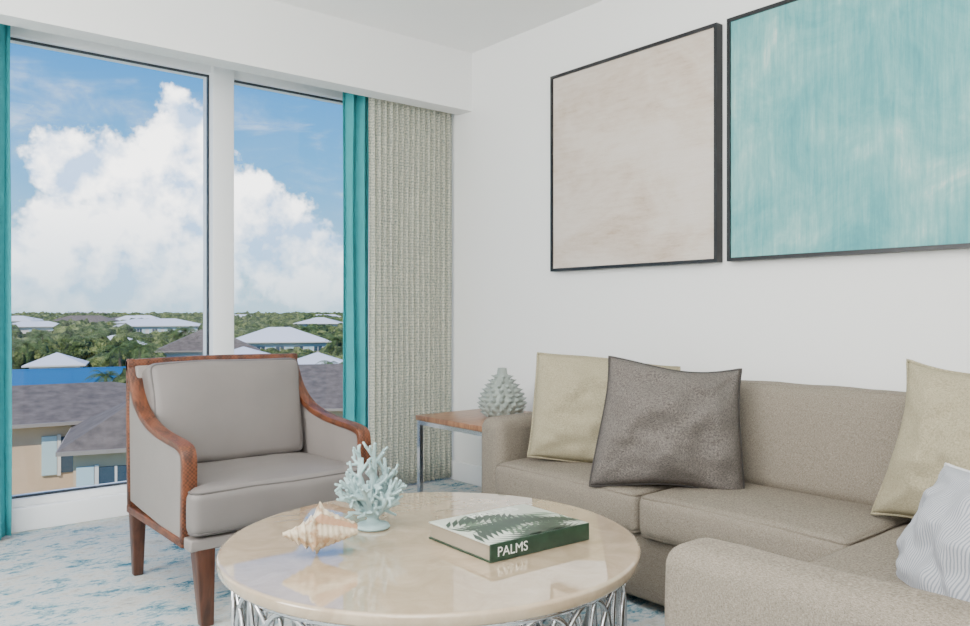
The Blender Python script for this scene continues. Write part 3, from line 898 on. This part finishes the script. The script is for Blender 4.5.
def palm(name, be, d, h, s_=1.0, seed=0):
    r_ = random.Random(seed); p = polar(be, d); e = empty(name, (p.x, p.y, GZ))
    lean = Vector((r_.uniform(-.08, .08), r_.uniform(-.08, .08), 0))
    pts = [Vector((0, 0, h*i/6))+lean*h*(i/6)**2 for i in range(7)]
    vv, ff = tube_vf(pts, [.2-.012*i for i in range(7)], 8)
    mesh_obj("trunk", vv, ff, M_trunk, e)
    a = Acc(); top = pts[-1]
    for k in range(20):
        an = 2*pi*k/20+r_.uniform(-.15, .15); el = r_.uniform(-.1, 1.2); L = r_.uniform(1.6, 2.3)*s_
        d_ = Vector((math.cos(an), math.sin(an), 0)); n_ = Vector((-d_.y, d_.x, 0))
        mid = [top+d_*L*t_*math.cos(el*.7)+Vector((0, 0, L*(math.sin(el)*t_-.75*t_*t_))) for t_ in [i/14 for i in range(15)]]
        for i in range(14):
            p0, p1 = mid[i], mid[i+1]; t_ = (i+1)/14
            ll = .5*s_*math.sin(pi*min(1, .15+.8*t_))+.05
            for sg in (-1, 1):
                tip = p0+(p1-p0)*2.2+n_*sg*ll+Vector((0, 0, -.45*ll))
                a.add([p0, p0+(p1-p0)*.6, tip], [(0, 1, 2)])
    a.obj("fronds", [M_frond], e)
for i, (be, d, h, s_) in enumerate(((12.6, 27, 1.5, .9), (14.0, 26.5, 1.4, .8), (15.9, 80, 4.9, 1.2), (14.9, 90, 4.4, 1.1), (9.6, 105, 4.6, 1.2), (29.1, 62, 3.8, 1.2),
                                    (28.3, 66, 3.4, 1.1), (12.7, 110, 4.9, 1.2), (19.0, 130, 5.4, 1.3), (23.4, 135, 5.2, 1.2), (28.9, 100, 4.8, 1.3), (14.0, 80, 2.4, 1.0),
                                    (10.4, 130, 5.0, 1.3), (13.6, 140, 5.4, 1.3), (27.0, 140, 5.4, 1.3), (18.0, 150, 4.8, 1.2))):
    palm("palm_tree" + ("" if i == 0 else ".%03d" % i), be, d, h, s_, i)

# ---------------------------------------------------------------- sky
wd = bpy.data.worlds.new("sky"); C.scene.world = wd; wd.use_nodes = True
nt = wd.node_tree; nt.nodes.clear()
N_ = nt.nodes.new; Lk = nt.links.new
out = N_("ShaderNodeOutputWorld"); bg = N_("ShaderNodeBackground"); Lk(bg.outputs[0], out.inputs[0])
tc = N_("ShaderNodeTexCoord"); D = tc.outputs["Generated"]
sep = N_("ShaderNodeSeparateXYZ"); Lk(D, sep.inputs[0])
gr = N_("ShaderNodeValToRGB"); e = gr.color_ramp.elements
e[0].position = 0.0; e[0].color = srgb(180, 216, 236)
e[1].position = .5; e[1].color = srgb(20, 102, 194)
x = e.new(.06); x.color = srgb(156, 208, 240)
x = e.new(.16); x.color = srgb(100, 178, 236)
x = e.new(.32); x.color = srgb(46, 140, 222)
Lk(sep.outputs["Z"], gr.inputs["Fac"])
F = Vector((math.sin(YAW), math.cos(YAW), 0)); Rr = Vector((math.cos(YAW), -math.sin(YAW), 0))
def cdir(px, py):
    return (F+Rr*((px-485)/795)+Vector((0, 0, (312-py)/795))).normalized()
blobs = [(68, 172, 42), (112, 170, 46), (190, 142, 42), (155, 172, 50), (60, 225, 48), (130, 225, 62), (205, 205, 46), (235, 225, 50), (280, 255, 44), (325, 268, 36), (10, 260, 42), (180, 270, 60), (90, 280, 60),
         (-60, 240, 70), (-180, 200, 100), (400, 290, 50), (480, 280, 60), (600, 260, 80)]
cur = None
for (px, py, r) in blobs:
    dn = N_("ShaderNodeVectorMath"); dn.operation = 'DISTANCE'; Lk(D, dn.inputs[0]); dn.inputs[1].default_value = cdir(px, py)
    k = 1/(1+((px-485)/795)**2)**.5
    ma = N_("ShaderNodeMath"); ma.operation = 'MULTIPLY_ADD'; Lk(dn.outputs["Value"], ma.inputs[0])
    rad = r/795*k*1.15; ma.inputs[1].default_value = -1/rad; ma.inputs[2].default_value = 1.0
    if cur is None: cur = ma.outputs[0]
    else:
        mx = N_("ShaderNodeMath"); mx.operation = 'SMOOTH_MAX'; mx.inputs[2].default_value = .2
        Lk(cur, mx.inputs[0]); Lk(ma.outputs[0], mx.inputs[1]); cur = mx.outputs[0]
def nz(scale, detail, rough, vec=D, dist=0.0):
    n = N_("ShaderNodeTexNoise"); n.inputs["Scale"].default_value = scale; n.inputs["Detail"].default_value = detail
    n.inputs["Roughness"].default_value = rough; n.inputs["Distortion"].default_value = dist; Lk(vec, n.inputs["Vector"]); return n.outputs["Fac"]
n1 = nz(14, 11, .6)
c1 = N_("ShaderNodeMath"); c1.operation = 'MULTIPLY_ADD'; Lk(n1, c1.inputs[0]); c1.inputs[1].default_value = 2.1; c1.inputs[2].default_value = -1.05
c2 = N_("ShaderNodeMath"); c2.operation = 'ADD'; Lk(cur, c2.inputs[0]); Lk(c1.outputs[0], c2.inputs[1])
mr = N_("ShaderNodeMapRange"); mr.interpolation_type = 'SMOOTHSTEP'; Lk(c2.outputs[0], mr.inputs["Value"])
mr.inputs["From Min"].default_value = 0.0; mr.inputs["From Max"].default_value = .28
wm = N_("ShaderNodeMapping"); wm.inputs["Scale"].default_value = (3, 3, 9); Lk(D, wm.inputs["Vector"])
n3 = nz(2.2, 8, .6, wm.outputs[0], .5)
wr_ = N_("ShaderNodeMapRange"); wr_.interpolation_type = 'SMOOTHSTEP'; Lk(n3, wr_.inputs["Value"]); wr_.inputs["From Min"].default_value = .48; wr_.inputs["From Max"].default_value = .85
wr_.inputs["To Max"].default_value = .3
mxx = N_("ShaderNodeMath"); mxx.operation = 'MAXIMUM'; Lk(mr.outputs[0], mxx.inputs[0]); Lk(wr_.outputs[0], mxx.inputs[1])
sh1 = N_("ShaderNodeVectorMath"); sh1.operation = 'ADD'; Lk(D, sh1.inputs[0]); sh1.inputs[1].default_value = (-.016, .0, .022)
n4 = nz(14, 7, .55, sh1.outputs[0])
sb_ = N_("ShaderNodeMath"); sb_.operation = 'SUBTRACT'; Lk(n1, sb_.inputs[0]); Lk(n4, sb_.inputs[1])
sr = N_("ShaderNodeMapRange"); Lk(sb_.outputs[0], sr.inputs["Value"]); sr.inputs["From Min"].default_value = -.12; sr.inputs["From Max"].default_value = .07
cr = N_("ShaderNodeMixRGB"); cr.inputs[1].default_value = srgb(136, 164, 198); cr.inputs[2].default_value = srgb(255, 254, 252); Lk(sr.outputs[0], cr.inputs[0])
hz = N_("ShaderNodeMapRange"); Lk(sep.outputs["Z"], hz.inputs["Value"]); hz.inputs["From Min"].default_value = .0; hz.inputs["From Max"].default_value = .15
hz.inputs["To Min"].default_value = .12; hz.inputs["To Max"].default_value = 1
fm = N_("ShaderNodeMath"); fm.operation = 'MULTIPLY'; Lk(mxx.outputs[0], fm.inputs[0]); Lk(hz.outputs[0], fm.inputs[1])
boost = N_("ShaderNodeVectorMath"); boost.operation = 'SCALE'; Lk(cr.outputs[0], boost.inputs[0]); boost.inputs["Scale"].default_value = 2.6
mix = N_("ShaderNodeMixRGB"); Lk(fm.outputs[0], mix.inputs[0]); Lk(gr.outputs["Color"], mix.inputs[1]); Lk(boost.outputs[0], mix.inputs[2])
Lk(mix.outputs[0], bg.inputs["Color"]); bg.inputs["Strength"].default_value = 1.7

# ---------------------------------------------------------------- lights
def sun(rot, e_):
    l = bpy.data.lights.new("sun", 'SUN'); l.energy = e_; l.angle = .01; l.color = (1, .93, .82)
    o = bpy.data.objects.new("sun", l); COL.objects.link(o); o.rotation_euler = rot
dirv = Vector((.55, .5, -.75))
sun(dirv.to_track_quat('-Z', 'Y').to_euler(), 5.0)
def area(name, loc, target, sx, sy, p, col=(1, 1, 1)):
    l = bpy.data.lights.new(name, 'AREA'); l.shape = 'RECTANGLE'; l.size = sx; l.size_y = sy; l.energy = p; l.color = col
    o = bpy.data.objects.new(name, l); COL.objects.link(o); o.location = loc
    o.rotation_euler = (Vector(target)-Vector(loc)).to_track_quat('-Z', 'Y').to_euler()
area("overhead_fill", (.3, 1.2, 2.86), (.3, 1.201, 0), 2.0, 2.2, 42, (1, .99, .98))  # added overhead fill for general room brightness, not a real fixture
area("offscreen_fill", (-1.85, 2.7, 1.9), (3.0, 1.9, .9), 1.2, 1.4, 105, (1, .995, .985))  # added key out of view at left, stands in for window-side light
area("offscreen_fill.001", (-1.4, -.6, 2.2), (2.4, 3.0, 1.2), 1.2, 1.0, 38, (1, .995, .985))  # added fill from behind the camera, no lamp there
area("upward_fill", (-.1, .6, 1.7), (-.1, .601, 2.9), 1.2, 1.2, 130, (1, .985, .965))  # added unseen fill aimed up to brighten the ceiling

# ---------------------------------------------------------------- camera
cd = bpy.data.cameras.new("camera"); cd.lens = 29.5; cd.sensor_width = 36; cd.clip_end = 12000; cd.clip_start = .05
co = bpy.data.objects.new("camera", cd); COL.objects.link(co)
co.location = (0, 0, 1.15); co.rotation_euler = (pi/2, 0, -YAW)
C.scene.camera = co
